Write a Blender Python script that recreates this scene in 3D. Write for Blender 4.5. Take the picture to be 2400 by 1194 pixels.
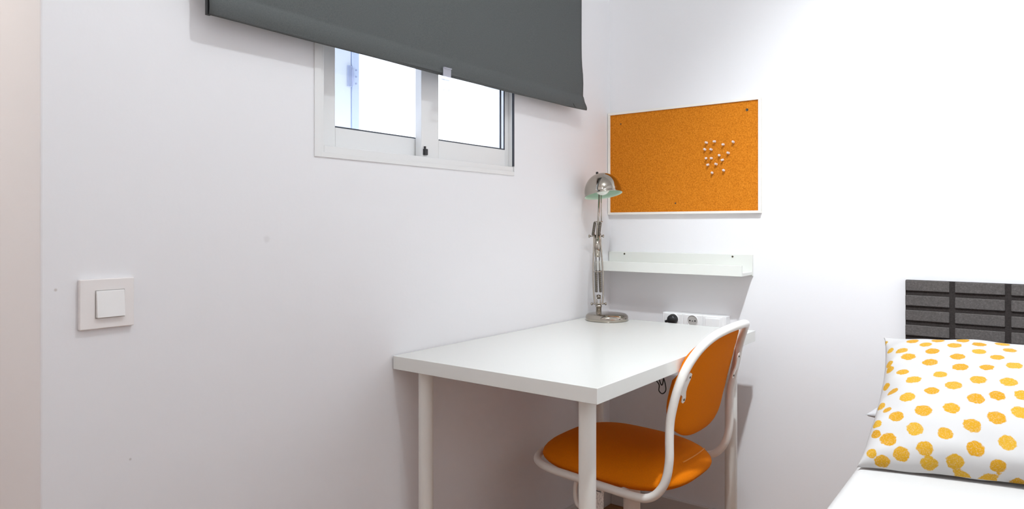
import bpy, bmesh, math, random
import numpy as np
from mathutils import Vector, Matrix

for o in list(bpy.data.objects):
    bpy.data.objects.remove(o, do_unlink=True)
SC = bpy.context.scene
C = SC.collection
PI = math.pi
random.seed(7)

# ------------------------------------------------------------------ camera
# room axes: X to the right along the back wall (Y=0), window wall is X=0, Z up
cam_d = bpy.data.cameras.new('camera')
cam = bpy.data.objects.new('camera', cam_d)
C.objects.link(cam)
cam_d.sensor_width = 36.0
cam_d.lens = 1632.8 / 2400 * 36.0
cam_d.shift_y = -(597 - 532.1) / 2400
cam_d.clip_start = 0.02
cam.location = (1.3228, -2.3789, 1.0656)
cam.rotation_euler = (PI / 2, 0, math.radians(37.0414))
SC.camera = cam

# ------------------------------------------------------------------ world, light, exposure
W = bpy.data.worlds.new('daylight')
SC.world = W
W.use_nodes = True
W.node_tree.nodes['Background'].inputs[0].default_value = (0.86, 0.92, 1.0, 1)
W.node_tree.nodes['Background'].inputs[1].default_value = 5.0
LAMP_POS = (1.06, -1.32, 2.52)
BULB_POS = (1.01, -1.43, 2.43)
LAMP_W = 178.0
SPOT_AIM = (1.42, 0.0, 0.25)
SPOT_DEG = 90
REAR_FILL_POS = (1.15, -2.45, 2.32)
REAR_FILL_W = 4.5
BULB_W = 22.5
HALL_FILL_POS = (-0.6, -2.45, 2.3)
HALL_FILL_W = 14.0
SC.view_settings.view_transform = 'Standard'
SC.view_settings.look = 'None'
SC.view_settings.gamma = 1.0
SC.view_settings.use_curve_mapping = False
SC.view_settings.exposure = 0.0
SC.cycles.max_bounces = 20
SC.cycles.diffuse_bounces = 14

# ------------------------------------------------------------------ material helpers
def new_mat(name):
    m = bpy.data.materials.new(name)
    m.use_nodes = True
    return m, m.node_tree.nodes, m.node_tree.links, m.node_tree.nodes['Principled BSDF']

def plain(name, col, rough=0.5, metal=0.0, bump=0.0, bscale=200.0, spec=0.5, coat=0.0):
    m, n, l, p = new_mat(name)
    p.inputs['Base Color'].default_value = (*col, 1)
    p.inputs['Roughness'].default_value = rough
    p.inputs['Metallic'].default_value = metal
    p.inputs['Specular IOR Level'].default_value = spec
    p.inputs['Coat Weight'].default_value = coat
    if bump:
        tc = n.new('ShaderNodeTexCoord')
        t = n.new('ShaderNodeTexNoise')
        t.inputs['Scale'].default_value = bscale
        t.inputs['Detail'].default_value = 4
        b = n.new('ShaderNodeBump')
        b.inputs['Strength'].default_value = bump
        b.inputs['Distance'].default_value = 0.002
        l.new(tc.outputs['Object'], t.inputs['Vector'])
        l.new(t.outputs['Fac'], b.inputs['Height'])
        l.new(b.outputs['Normal'], p.inputs['Normal'])
    return m

def noise_col(name, stops, scale, detail=6, rough=0.8, bump=0.3, bdist=0.002, stretch=(1, 1, 1), spec=0.3, nrough=0.6):
    m, n, l, p = new_mat(name)
    tc = n.new('ShaderNodeTexCoord')
    mp = n.new('ShaderNodeMapping')
    mp.inputs['Scale'].default_value = stretch
    t = n.new('ShaderNodeTexNoise')
    t.inputs['Scale'].default_value = scale
    t.inputs['Detail'].default_value = detail
    t.inputs['Roughness'].default_value = nrough
    r = n.new('ShaderNodeValToRGB')
    e = r.color_ramp.elements
    while len(e) < len(stops):
        e.new(0.5)
    for el, (pos, c) in zip(e, stops):
        el.position = pos
        el.color = (*c, 1)
    l.new(tc.outputs['Object'], mp.inputs['Vector'])
    l.new(mp.outputs['Vector'], t.inputs['Vector'])
    l.new(t.outputs['Fac'], r.inputs['Fac'])
    l.new(r.outputs['Color'], p.inputs['Base Color'])
    p.inputs['Roughness'].default_value = rough
    p.inputs['Specular IOR Level'].default_value = spec
    if bump:
        b = n.new('ShaderNodeBump')
        b.inputs['Strength'].default_value = bump
        b.inputs['Distance'].default_value = bdist
        l.new(t.outputs['Fac'], b.inputs['Height'])
        l.new(b.outputs['Normal'], p.inputs['Normal'])
    return m

def wall_paint(name, col, marks=()):
    """matt paint with fine roller texture and a few small scuffs"""
    m, n, l, p = new_mat(name)
    tc = n.new('ShaderNodeTexCoord')
    t = n.new('ShaderNodeTexNoise')
    t.inputs['Scale'].default_value = 90
    t.inputs['Detail'].default_value = 3
    b = n.new('ShaderNodeBump')
    b.inputs['Strength'].default_value = 0.06
    b.inputs['Distance'].default_value = 0.003
    l.new(tc.outputs['Object'], t.inputs['Vector'])
    l.new(t.outputs['Fac'], b.inputs['Height'])
    l.new(b.outputs['Normal'], p.inputs['Normal'])
    p.inputs['Roughness'].default_value = 0.62
    p.inputs['Specular IOR Level'].default_value = 0.25
    src = None
    t2 = n.new('ShaderNodeTexNoise')
    t2.inputs['Scale'].default_value = 60
    l.new(tc.outputs['Object'], t2.inputs['Vector'])
    for (pos, rad, mc, amt) in marks:
        vm = n.new('ShaderNodeVectorMath')
        vm.operation = 'DISTANCE'
        l.new(tc.outputs['Object'], vm.inputs[0])
        vm.inputs[1].default_value = pos
        ad = n.new('ShaderNodeMath')
        ad.operation = 'MULTIPLY_ADD'
        l.new(t2.outputs['Fac'], ad.inputs[0])
        ad.inputs[1].default_value = rad * 0.9
        l.new(vm.outputs['Value'], ad.inputs[2])
        mr = n.new('ShaderNodeMapRange')
        mr.inputs['From Min'].default_value = rad * 1.5
        mr.inputs['From Max'].default_value = rad * 0.9
        mr.inputs['To Min'].default_value = 0
        mr.inputs['To Max'].default_value = amt
        l.new(ad.outputs[0], mr.inputs['Value'])
        mx = n.new('ShaderNodeMix')
        mx.data_type = 'RGBA'
        l.new(mr.outputs['Result'], mx.inputs['Factor'])
        if src is None:
            mx.inputs['A'].default_value = (*col, 1)
        else:
            l.new(src, mx.inputs['A'])
        mx.inputs['B'].default_value = (*mc, 1)
        src = mx.outputs['Result']
    if src is None:
        p.inputs['Base Color'].default_value = (*col, 1)
    else:
        l.new(src, p.inputs['Base Color'])
    return m

def glass_mat(name, tint=(0.97, 0.985, 1.0), refl=0.06):
    m, n, l, p = new_mat(name)
    n.remove(p)
    tr = n.new('ShaderNodeBsdfTransparent')
    tr.inputs[0].default_value = (*tint, 1)
    gl = n.new('ShaderNodeBsdfGlossy')
    gl.inputs['Roughness'].default_value = 0.01
    lw = n.new('ShaderNodeLayerWeight')
    lw.inputs['Blend'].default_value = 0.5
    pw = n.new('ShaderNodeMath'); pw.operation = 'POWER'; pw.inputs[1].default_value = 5.0
    fr = n.new('ShaderNodeMath'); fr.operation = 'MULTIPLY_ADD'; fr.inputs[1].default_value = 0.9; fr.inputs[2].default_value = refl * 0.5
    l.new(lw.outputs['Facing'], pw.inputs[0])
    l.new(pw.outputs[0], fr.inputs[0])
    mx = n.new('ShaderNodeMixShader')
    l.new(fr.outputs[0], mx.inputs[0])
    l.new(tr.outputs[0], mx.inputs[1])
    l.new(gl.outputs[0], mx.inputs[2])
    l.new(mx.outputs[0], n['Material Output'].inputs['Surface'])
    return m

def clear_plastic(name, tint, haze):
    m, n, l, p = new_mat(name)
    p.inputs['Base Color'].default_value = (*tint, 1)
    p.inputs['Roughness'].default_value = 0.12
    tr = n.new('ShaderNodeBsdfTransparent')
    tr.inputs[0].default_value = (0.95, 0.95, 0.97, 1)
    mx = n.new('ShaderNodeMixShader')
    mx.inputs[0].default_value = haze
    l.new(tr.outputs[0], mx.inputs[1])
    l.new(p.outputs[0], mx.inputs[2])
    l.new(mx.outputs[0], n['Material Output'].inputs['Surface'])
    return m

WALL = (0.79, 0.785, 0.80)
M = {}
M['wall_win'] = wall_paint('wall_paint_scuffed', WALL, [
    ((0, -1.5014, 1.0384), 0.009, (0.70, 0.69, 0.70), 0.7),
    ((0, -1.9046, 0.959), 0.003, (0.5, 0.45, 0.42), 0.7),
    ((0, -1.7831, 0.641), 0.003, (0.5, 0.47, 0.45), 0.7)])
M['wall'] = wall_paint('wall_paint', WALL)
M['ceiling'] = plain('ceiling_paint', (0.74, 0.74, 0.74), 0.8)
M['floor'] = noise_col('brown_wood_floor', [(0.25, (0.18, 0.075, 0.03)), (0.5, (0.29, 0.135, 0.055)), (0.8, (0.38, 0.20, 0.09))],
                       9, 8, 0.45, 0.1, 0.001, (1, 9, 1))
M['skirting'] = plain('skirting_white', (0.62, 0.59, 0.57), 0.45)
M['alu'] = plain('white_lacquered_aluminium', (0.74, 0.74, 0.735), 0.38)
M['gasket'] = plain('dark_rubber_gasket', (0.05, 0.055, 0.07), 0.5)
M['glass'] = glass_mat('window_glass')
M['black_plastic'] = plain('black_plastic', (0.012, 0.012, 0.013), 0.35)
M['ext_wall'] = plain('courtyard_render', (0.85, 0.88, 0.93), 0.9, bump=0.2, bscale=60)
M['ext_trim'] = plain('courtyard_trim', (0.66, 0.73, 0.88), 0.6)
M['ext_metal'] = plain('hinge_metal', (0.42, 0.46, 0.62), 0.5)
M['blind'] = noise_col('charcoal_blind_fabric', [(0.3, (0.080, 0.087, 0.087)), (0.7, (0.105, 0.112, 0.111))], 400, 3, 0.75, 0.15, 0.0006, spec=0.25)
M['bar_end'] = plain('black_bar_end', (0.008, 0.008, 0.008), 0.5)
M['clip'] = clear_plastic('clear_plastic_clip', (0.66, 0.66, 0.74), 0.42)
M['desk'] = plain('white_desk_laminate', (0.73, 0.735, 0.705), 0.20, bump=0.02, bscale=300, spec=0.5)
M['leg'] = plain('white_powder_coated_steel', (0.80, 0.79, 0.75), 0.35)
M['chair_tube'] = plain('white_chair_tube', (0.82, 0.80, 0.76), 0.32)
M['orange'] = noise_col('orange_upholstery', [(0.3, (0.66, 0.165, 0.002)), (0.7, (0.78, 0.205, 0.003))], 500, 3, 0.85, 0.25, 0.0006, spec=0.08)
M['seam'] = plain('orange_piping', (0.78, 0.27, 0.02), 0.6)
M['screw'] = plain('dark_screw', (0.10, 0.085, 0.06), 0.4, 0.7)
M['chrome'] = plain('nickel_plated_steel', (0.42, 0.38, 0.33), 0.06, 1.0)
M['steel'] = plain('dull_spring_steel', (0.22, 0.195, 0.165), 0.25, 1.0)
M['liner'] = plain('pale_green_enamel', (0.56, 0.74, 0.60), 0.35)
M['bulb'] = plain('opal_bulb', (0.88, 0.90, 0.84), 0.25)
M['cork'] = noise_col('cork', [(0.28, (0.33, 0.09, 0.005)), (0.48, (0.56, 0.175, 0.010)), (0.75, (0.76, 0.285, 0.028))],
                      230, 8, 0.9, 0.35, 0.0012, nrough=0.7, spec=0.12)
M['board_frame'] = plain('pale_lacquered_wood', (0.82, 0.79, 0.73), 0.45)
M['pin'] = clear_plastic('clear_pin_plastic', (0.80, 0.68, 0.63), 0.88)
M['needle'] = plain('pin_steel', (0.6, 0.6, 0.6), 0.2, 1.0)
M['shelf'] = plain('white_shelf_lacquer', (0.72, 0.73, 0.69), 0.22)
M['switch'] = plain('white_switch_plastic', (0.80, 0.765, 0.75), 0.35)
M['rocker'] = plain('white_rocker_plastic', (0.82, 0.81, 0.80), 0.28)
M['socket'] = plain('white_socket_plastic', (0.84, 0.84, 0.84), 0.25)
M['socket_well'] = plain('grey_socket_well', (0.42, 0.40, 0.38), 0.45)
M['felt_base'] = noise_col('dark_felt', [(0.3, (0.026, 0.022, 0.021)), (0.7, (0.046, 0.039, 0.037))], 260, 6, 0.95, 0.5, 0.001, spec=0.1)
M['felt'] = noise_col('charcoal_felt', [(0.25, (0.062, 0.056, 0.054)), (0.55, (0.108, 0.098, 0.094)), (0.8, (0.19, 0.175, 0.17))],
                      230, 8, 0.95, 0.7, 0.0015, spec=0.1, nrough=0.75)
M['sheet'] = plain('white_cotton_sheet', (0.55, 0.54, 0.53), 0.85, bump=0.15, bscale=350, spec=0.2)
M['pillowcase'] = plain('white_cotton_pillowcase', (0.53, 0.52, 0.53), 0.85, bump=0.15, bscale=350, spec=0.2)
M['bed_frame'] = plain('white_bed_frame', (0.75, 0.74, 0.72), 0.5)
M['paper'] = plain('paper_tag', (0.80, 0.76, 0.72), 0.8)
M['ink'] = plain('tag_ink', (0.10, 0.09, 0.09), 0.8)
M['castor'] = plain('grey_castor', (0.25, 0.25, 0.26), 0.5)

def tag_print():
    m, n, l, p = new_mat('tag_print')
    tc = n.new('ShaderNodeTexCoord')
    t = n.new('ShaderNodeTexNoise')
    t.inputs['Scale'].default_value = 1.0
    t.inputs['Detail'].default_value = 2
    mp = n.new('ShaderNodeMapping')
    mp.inputs['Scale'].default_value = (500, 500, 160)
    r = n.new('ShaderNodeValToRGB')
    r.color_ramp.elements[0].position = 0.52
    r.color_ramp.elements[0].color = (0.78, 0.73, 0.69, 1)
    r.color_ramp.elements[1].position = 0.58
    r.color_ramp.elements[1].color = (0.50, 0.46, 0.43, 1)
    l.new(tc.outputs['Object'], mp.inputs['Vector'])
    l.new(mp.outputs['Vector'], t.inputs['Vector'])
    l.new(t.outputs['Fac'], r.inputs['Fac'])
    l.new(r.outputs['Color'], p.inputs['Base Color'])
    p.inputs['Roughness'].default_value = 0.8
    return m
M['tag_print'] = tag_print()

def dotted_cloth():
    m, n, l, p = new_mat('white_cloth_with_yellow_dots')
    at = n.new('ShaderNodeAttribute')
    at.attribute_name = 'dot'
    at2 = n.new('ShaderNodeAttribute')
    at2.attribute_name = 'tone'
    tc = n.new('ShaderNodeTexCoord')
    ns = n.new('ShaderNodeTexNoise')
    ns.inputs['Scale'].default_value = 130
    ns.inputs['Detail'].default_value = 4
    l.new(tc.outputs['Object'], ns.inputs['Vector'])
    ns2 = n.new('ShaderNodeTexNoise')
    ns2.inputs['Scale'].default_value = 420
    ns2.inputs['Detail'].default_value = 3
    l.new(tc.outputs['Object'], ns2.inputs['Vector'])
    ad = n.new('ShaderNodeMath')
    ad.operation = 'MULTIPLY_ADD'
    l.new(ns.outputs['Fac'], ad.inputs[0])
    ad.inputs[1].default_value = 0.55
    l.new(at.outputs['Fac'], ad.inputs[2])
    mr = n.new('ShaderNodeMapRange')
    mr.inputs['From Min'].default_value = 1.33
    mr.inputs['From Max'].default_value = 1.22
    l.new(ad.outputs[0], mr.inputs['Value'])
    # dry-brush speckle inside the dots
    sp = n.new('ShaderNodeMapRange')
    sp.inputs['From Min'].default_value = 0.30
    sp.inputs['From Max'].default_value = 0.50
    sp.inputs['To Min'].default_value = 0.72
    sp.inputs['To Max'].default_value = 1.0
    l.new(ns2.outputs['Fac'], sp.inputs['Value'])
    mu = n.new('ShaderNodeMath')
    mu.operation = 'MULTIPLY'
    l.new(mr.outputs['Result'], mu.inputs[0])
    l.new(sp.outputs['Result'], mu.inputs[1])
    yc = n.new('ShaderNodeMix')
    yc.data_type = 'RGBA'
    yc.inputs['A'].default_value = (0.48, 0.235, 0.004, 1)
    yc.inputs['B'].default_value = (0.52, 0.295, 0.018, 1)
    l.new(at2.outputs['Fac'], yc.inputs['Factor'])
    mx = n.new('ShaderNodeMix')
    mx.data_type = 'RGBA'
    mx.inputs['A'].default_value = (0.50, 0.487, 0.482, 1)
    l.new(mu.outputs[0], mx.inputs['Factor'])
    l.new(yc.outputs['Result'], mx.inputs['B'])
    l.new(mx.outputs['Result'], p.inputs['Base Color'])
    p.inputs['Roughness'].default_value = 0.85
    p.inputs['Specular IOR Level'].default_value = 0.2
    return m
M['dots'] = dotted_cloth()

# ------------------------------------------------------------------ object helpers
def obj(name, bm, mat, parent=None, smooth=False, bevel=0.0, bseg=2, sub=0, auto=None):
    me = bpy.data.meshes.new(name)
    bm.normal_update()
    bm.to_mesh(me)
    bm.free()
    o = bpy.data.objects.new(name, me)
    C.objects.link(o)
    if mat:
        me.materials.append(M[mat] if isinstance(mat, str) else mat)
    if smooth or bevel:
        for p in me.polygons:
            p.use_smooth = True
    if bevel:
        b = o.modifiers.new('bevel', 'BEVEL')
        b.width = bevel
        b.segments = bseg
        b.limit_method = 'ANGLE'
        b.angle_limit = math.radians(40)
        b.harden_normals = True
    if sub:
        s = o.modifiers.new('sub', 'SUBSURF')
        s.levels = sub
        s.render_levels = sub
    if parent:
        o.parent = parent
        o.matrix_parent_inverse = Matrix.Translation(-parent.location)
    return o

def thing(name, label, cat, loc=(0, 0, 0), group=None, kind=None):
    o = bpy.data.objects.new(name, None)
    C.objects.link(o)
    o.location = loc
    o.empty_display_size = 0.05
    o['label'] = label
    if cat:
        o['category'] = cat
    if group:
        o['group'] = group
    if kind:
        o['kind'] = kind
    return o

def tag(o, label, cat=None, group=None, kind=None):
    o['label'] = label
    if cat:
        o['category'] = cat
    if group:
        o['group'] = group
    if kind:
        o['kind'] = kind
    return o

def box(bm, x0, x1, y0, y1, z0, z1):
    v = [bm.verts.new((x, y, z)) for x in (x0, x1) for y in (y0, y1) for z in (z0, z1)]
    for f in ((0, 1, 3, 2), (4, 6, 7, 5), (0, 4, 5, 1), (2, 3, 7, 6), (0, 2, 6, 4), (1, 5, 7, 3)):
        bm.faces.new([v[i] for i in f])
    return v

def boxbm(*a):
    bm = bmesh.new()
    box(bm, *a)
    return bm

def frame_of(d):
    d = Vector(d).normalized()
    a = Vector((0, 0, 1)) if abs(d.z) < 0.9 else Vector((1, 0, 0))
    x = a.cross(d).normalized()
    return x, d.cross(x).normalized(), d

def cyl(bm, p0, p1, r0, r1=None, seg=24, caps=True):
    p0, p1 = Vector(p0), Vector(p1)
    r1 = r0 if r1 is None else r1
    x, y, d = frame_of(p1 - p0)
    A = [bm.verts.new(p0 + (x * math.cos(2 * PI * i / seg) + y * math.sin(2 * PI * i / seg)) * r0) for i in range(seg)]
    B = [bm.verts.new(p1 + (x * math.cos(2 * PI * i / seg) + y * math.sin(2 * PI * i / seg)) * r1) for i in range(seg)]
    for i in range(seg):
        j = (i + 1) % seg
        bm.faces.new((A[i], A[j], B[j], B[i]))
    if caps:
        bm.faces.new(A[::-1])
        bm.faces.new(B)

def cylbm(*a, **k):
    bm = bmesh.new()
    cyl(bm, *a, **k)
    return bm

def lathe(bm, prof, origin=(0, 0, 0), axis=(0, 0, 1), seg=32, close=True):
    """prof: list of (radius, height along axis)"""
    o = Vector(origin)
    x, y, d = frame_of(axis)
    rings = []
    for r, h in prof:
        if r < 1e-6:
            rings.append([bm.verts.new(o + d * h)])
        else:
            rings.append([bm.verts.new(o + d * h + (x * math.cos(2 * PI * i / seg) + y * math.sin(2 * PI * i / seg)) * r) for i in range(seg)])
    for a, b in zip(rings, rings[1:]):
        for i in range(seg):
            j = (i + 1) % seg
            if len(a) == 1 and len(b) == 1:
                continue
            if len(a) == 1:
                bm.faces.new((a[0], b[j], b[i]))
            elif len(b) == 1:
                bm.faces.new((a[i], a[j], b[0]))
            else:
                bm.faces.new((a[i], a[j], b[j], b[i]))
    bmesh.ops.recalc_face_normals(bm, faces=bm.faces[:])

def lathebm(*a, **k):
    bm = bmesh.new()
    lathe(bm, *a, **k)
    return bm

def spline(pts, n=6, closed=False):
    """Catmull-Rom resampling"""
    P = [Vector(p) for p in pts]
    out = []
    N = len(P)
    rng = range(N) if closed else range(N - 1)
    for i in rng:
        if closed:
            p0, p1, p2, p3 = P[(i - 1) % N], P[i], P[(i + 1) % N], P[(i + 2) % N]
        else:
            p0, p1, p2, p3 = P[max(i - 1, 0)], P[i], P[i + 1], P[min(i + 2, N - 1)]
        for k in range(n):
            t = k / n
            out.append(0.5 * ((2 * p1) + (p2 - p0) * t + (2 * p0 - 5 * p1 + 4 * p2 - p3) * t * t + (3 * p1 - p0 - 3 * p2 + p3) * t ** 3))
    if not closed:
        out.append(P[-1])
    return out

def tube(bm, pts, r, seg=12, closed=False):
    P = [Vector(p) for p in pts]
    N = len(P)
    T = []
    for i in range(N):
        a = P[(i - 1) % N] if (closed or i > 0) else P[i]
        b = P[(i + 1) % N] if (closed or i < N - 1) else P[i]
        T.append((b - a).normalized())
    x, y, _ = frame_of(T[0])
    frames = [x]
    for i in range(1, N):
        q = T[i - 1].rotation_difference(T[i])
        x = q @ x
        x = (x - T[i] * x.dot(T[i])).normalized()
        frames.append(x)
    rings = []
    for i in range(N):
        x = frames[i]
        y = T[i].cross(x)
        rings.append([bm.verts.new(P[i] + (x * math.cos(2 * PI * k / seg) + y * math.sin(2 * PI * k / seg)) * r) for k in range(seg)])
    rng = N if closed else N - 1
    for i in range(rng):
        a, b = rings[i], rings[(i + 1) % N]
        off = 0
        if closed and i == N - 1:
            off = min(range(seg), key=lambda s: (b[s].co - a[0].co).length)
        for k in range(seg):
            j = (k + 1) % seg
            bm.faces.new((a[k], a[j], b[(j + off) % seg], b[(k + off) % seg]))
    if not closed:
        bm.faces.new(rings[0][::-1])
        bm.faces.new(rings[-1])

def tubebm(pts, r, seg=12, closed=False):
    bm = bmesh.new()
    tube(bm, pts, r, seg, closed)
    return bm

def struct(name, bm, mat, label, **k):
    o = obj(name, bm, mat, **k)
    o['kind'] = 'structure'
    o['label'] = label
    return o

# ------------------------------------------------------------------ room shell
RX, RY, RZ = 2.02, -2.95, 2.60      # right wall, front wall, ceiling
HX = -1.25                          # end of the little hall left of the window wall
PIER = -1.927
T_W = -0.12
bm = bmesh.new(); box(bm, T_W, RX + 0.1, RY - 0.1, 0.1, -0.06, 0); box(bm, HX - 0.1, T_W, RY - 0.1, PIER + 0.12, -0.06, 0)
struct('floor', bm, 'floor', 'dark brown wooden floor under desk and bed')
bm = bmesh.new(); box(bm, T_W, RX + 0.1, RY - 0.1, 0.1, RZ, RZ + 0.08); box(bm, HX - 0.1, T_W, RY - 0.1, PIER + 0.12, RZ, RZ + 0.08)
struct('ceiling', bm, 'ceiling', 'white ceiling above the room')
# window wall with opening and a pier that turns into the hall
WY0, WY1, WZ0, WZ1 = -1.362, -0.6175, 1.2385, 1.96
T = T_W
# one solid L-shaped wall: prism of the plan, the window cut out of its face
bm = bmesh.new()
ys = [PIER, PIER + 0.12, WY0, WY1, 0.0]
zs_ = [0, WZ0, WZ1, RZ]
def face(*pts):
    bm.faces.new([bm.verts.new(p) for p in pts])
for i in range(4):
    for k in range(3):
        y0, y1, z0, z1 = ys[i], ys[i + 1], zs_[k], zs_[k + 1]
        if i == 2 and k == 1:
            for q in (((0, y0, z0), (T, y0, z0), (T, y0, z1), (0, y0, z1)), ((0, y1, z0), (0, y1, z1), (T, y1, z1), (T, y1, z0)),
                      ((0, y0, z0), (0, y1, z0), (T, y1, z0), (T, y0, z0)), ((0, y0, z1), (T, y0, z1), (T, y1, z1), (0, y1, z1))):
                face(*q)
            continue
        face((0, y0, z0), (0, y1, z0), (0, y1, z1), (0, y0, z1))
        if i > 0:
            face((T, y0, z0), (T, y0, z1), (T, y1, z1), (T, y1, z0))
for k in range(3):
    z0, z1 = zs_[k], zs_[k + 1]
    face((HX, PIER, z0), (0, PIER, z0), (0, PIER, z1), (HX, PIER, z1))
    face((HX, ys[1], z0), (HX, ys[1], z1), (T, ys[1], z1), (T, ys[1], z0))
    face((HX, PIER, z0), (HX, PIER, z1), (HX, ys[1], z1), (HX, ys[1], z0))
    face((0, 0, z0), (T, 0, z0), (T, 0, z1), (0, 0, z1))
for z, fl in ((0, 1), (RZ, 0)):
    q = [(HX, PIER, z), (0, PIER, z), (0, 0, z), (T, 0, z), (T, ys[1], z), (HX, ys[1], z)]
    face(*(q[::-1] if fl else q))
bmesh.ops.remove_doubles(bm, verts=bm.verts[:], dist=1e-5)
bmesh.ops.recalc_face_normals(bm, faces=bm.faces[:])
be = [e for e in bm.edges if all(abs(v.co.x) < 1e-5 and abs(v.co.y - PIER) < 1e-5 for v in e.verts)]
bmesh.ops.bevel(bm, geom=be, offset=0.003, segments=2, affect='EDGES', profile=0.5)
struct('wall_left', bm, 'wall_win', 'white painted window wall with light switch, turning into a hall at its left end')
bm = bmesh.new(); box(bm, T, RX + 0.1, 0, 0.1, 0, RZ)
struct('wall_back', bm, 'wall', 'white back wall behind desk and bed')
bm = bmesh.new(); box(bm, RX, RX + 0.1, RY, 0, 0, RZ)
struct('wall_right', bm, 'wall', 'white wall on the right beside the bed')
bm = bmesh.new(); box(bm, HX - 0.1, RX + 0.1, RY - 0.1, RY, 0, RZ)
struct('wall_front', bm, 'wall', 'white wall behind the photographer')
bm = bmesh.new(); box(bm, HX - 0.1, HX, RY, PIER + 0.12, 0, RZ)
struct('wall_hall_end', bm, 'wall', 'white wall at the end of the hall')
struct('baseboard_back', boxbm(0.014, 1.0, -0.014, 0, 0, 0.078), 'skirting', 'white skirting board along the back wall', bevel=0.003)
struct('baseboard_left', boxbm(0, 0.014, PIER + 0.005, 0, 0, 0.078), 'skirting', 'white skirting board along the window wall', bevel=0.003)

# ------------------------------------------------------------------ window
win = thing('window_1', 'small white sliding window half hidden by the grey blind', None, (0, (WY0 + WY1) / 2, WZ0), kind='structure')
def rect_frame(bm, x0, x1, y0, y1, z0, z1, wl, wr, wb, wt):
    box(bm, x0, x1, y0, y0 + wl, z0, z1)
    box(bm, x0, x1, y1 - wr, y1, z0, z1)
    box(bm, x0, x1, y0 + wl, y1 - wr, z0, z0 + wb)
    box(bm, x0, x1, y0 + wl, y1 - wr, z1 - wt, z1)
# flange lapping the wall face
bm = bmesh.new()
rect_frame(bm, 0.0, 0.003, WY0 - 0.017, WY1, WZ0 - 0.011, WZ1 + 0.012, 0.018, 0.001, 0.012, 0.013)
obj('frame_flange', bm, 'alu', win, bevel=0.0015)
bm = bmesh.new()
rect_frame(bm, -0.10, -0.001, WY0, WY1 + 0.02, WZ0, WZ1, 0.012, 0.022, 0.017, 0.02)
obj('frame', bm, 'alu', win, bevel=0.0015)
obj('jamb_groove', boxbm(-0.004, 0.0034, WY1 - 0.003, WY1 - 0.0005, WZ0 + 0.018, WZ1), 'gasket', win)
def sash(name, x0, x1, y0, y1, wl, wr, gz):
    z0, z1 = WZ0 + 0.017, WZ1 - 0.02
    bm = bmesh.new()
    rect_frame(bm, x0, x1, y0, y1, z0, z1, wl, wr, gz - z0, 0.045)
    s = obj(name, bm, 'alu', win, bevel=0.002)
    xm = (x0 + x1) / 2
    obj('glass_pane', boxbm(xm - 0.002, xm + 0.002, y0 + wl - 0.004, y1 - wr + 0.004, gz - 0.004, z1 - 0.041), 'glass', s)
    obj('glazing_gasket', boxbm(xm + 0.002, x1 - 0.002, y0 + wl, y1 - wr, gz, gz + 0.0035), 'gasket', s)
    return s
ls = sash('sash', -0.072, -0.045, WY0 + 0.012, -0.960, WY0 * 0 + 0.068, 0.02, 1.3087)
rs = sash('sash', -0.042, -0.018, -1.012, -0.6200, 0.069, 0.0185, 1.3083)
obj('glazing_gasket', boxbm(-0.0215, -0.0195, -0.6424, -0.6380, 1.3083, 1.90), 'gasket', rs)
obj('glazing_gasket', boxbm(-0.0260, -0.0240, -0.6570, -0.6500, 1.3083, 1.90), 'gasket', rs)
lt = obj('latch', boxbm(-0.020, -0.010, -1.006, -0.994, 1.262, 1.279), 'black_plastic', win, bevel=0.0015)
obj('latch_tip', boxbm(-0.018, -0.013, -1.003, -0.999, 1.279, 1.286), 'black_plastic', lt)

# ------------------------------------------------------------------ courtyard beyond the glass
struct('wall_courtyard', boxbm(-1.15, -1.05, -1.75, 2.2, 0.0, 3.2), 'ext_wall', 'bright white courtyard wall seen through the window')
sh = thing('courtyard_shutter', 'pale blue shutter edge with hinge seen through the left pane', 'shutter', (-0.5, -0.9, 0.9))
obj('leaf', boxbm(-0.33, -0.30, -1.20, -1.0185, 0.9, 2.0), 'ext_wall', sh, bevel=0.003)
obj('edge_trim', boxbm(-0.33, -0.297, -1.0160, -0.990, 0.9, 2.0), 'ext_trim', sh, bevel=0.002)
hg = obj('hinge', cylbm((-0.295, -1.017, 1.485), (-0.295, -1.017, 1.535), 0.004), 'ext_metal', sh, smooth=True)
obj('hinge_plate', boxbm(-0.2985, -0.2955, -1.034, -1.020, 1.480, 1.542), 'ext_metal', hg)
for zz in (1.492, 1.512, 1.532):
    obj('hinge_screw', cylbm((-0.297, -1.004, zz), (-0.294, -1.004, zz), 0.0028, seg=10), 'ext_metal', hg)

# ------------------------------------------------------------------ ceiling lamps and added fill globes (above the frame)
def emit(name, col, s):
    m, n, l, p = new_mat(name)
    p.inputs['Base Color'].default_value = (0.9, 0.9, 0.9, 1)
    p.inputs['Emission Color'].default_value = (*col, 1)
    p.inputs['Emission Strength'].default_value = s
    return m
UPV = Vector((0, 0, 1))
M['lamp_glass'] = glass_mat('opal_lamp_glass', (0.98, 0.98, 0.97))
M['lamp_on'] = emit('lit_diffuser', (1.0, 0.97, 0.92), 6.0)
def add_light(name, kind, parent, loc, watts, col, **k):
    ld = bpy.data.lights.new(name, kind)
    ld.energy = watts
    ld.color = col
    for a_, v_ in k.items():
        setattr(ld, a_, v_)
    lo_ = bpy.data.objects.new(name, ld)
    C.objects.link(lo_)
    lo_.location = Vector(loc) - parent.location
    lo_.parent = parent
    return lo_
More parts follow.
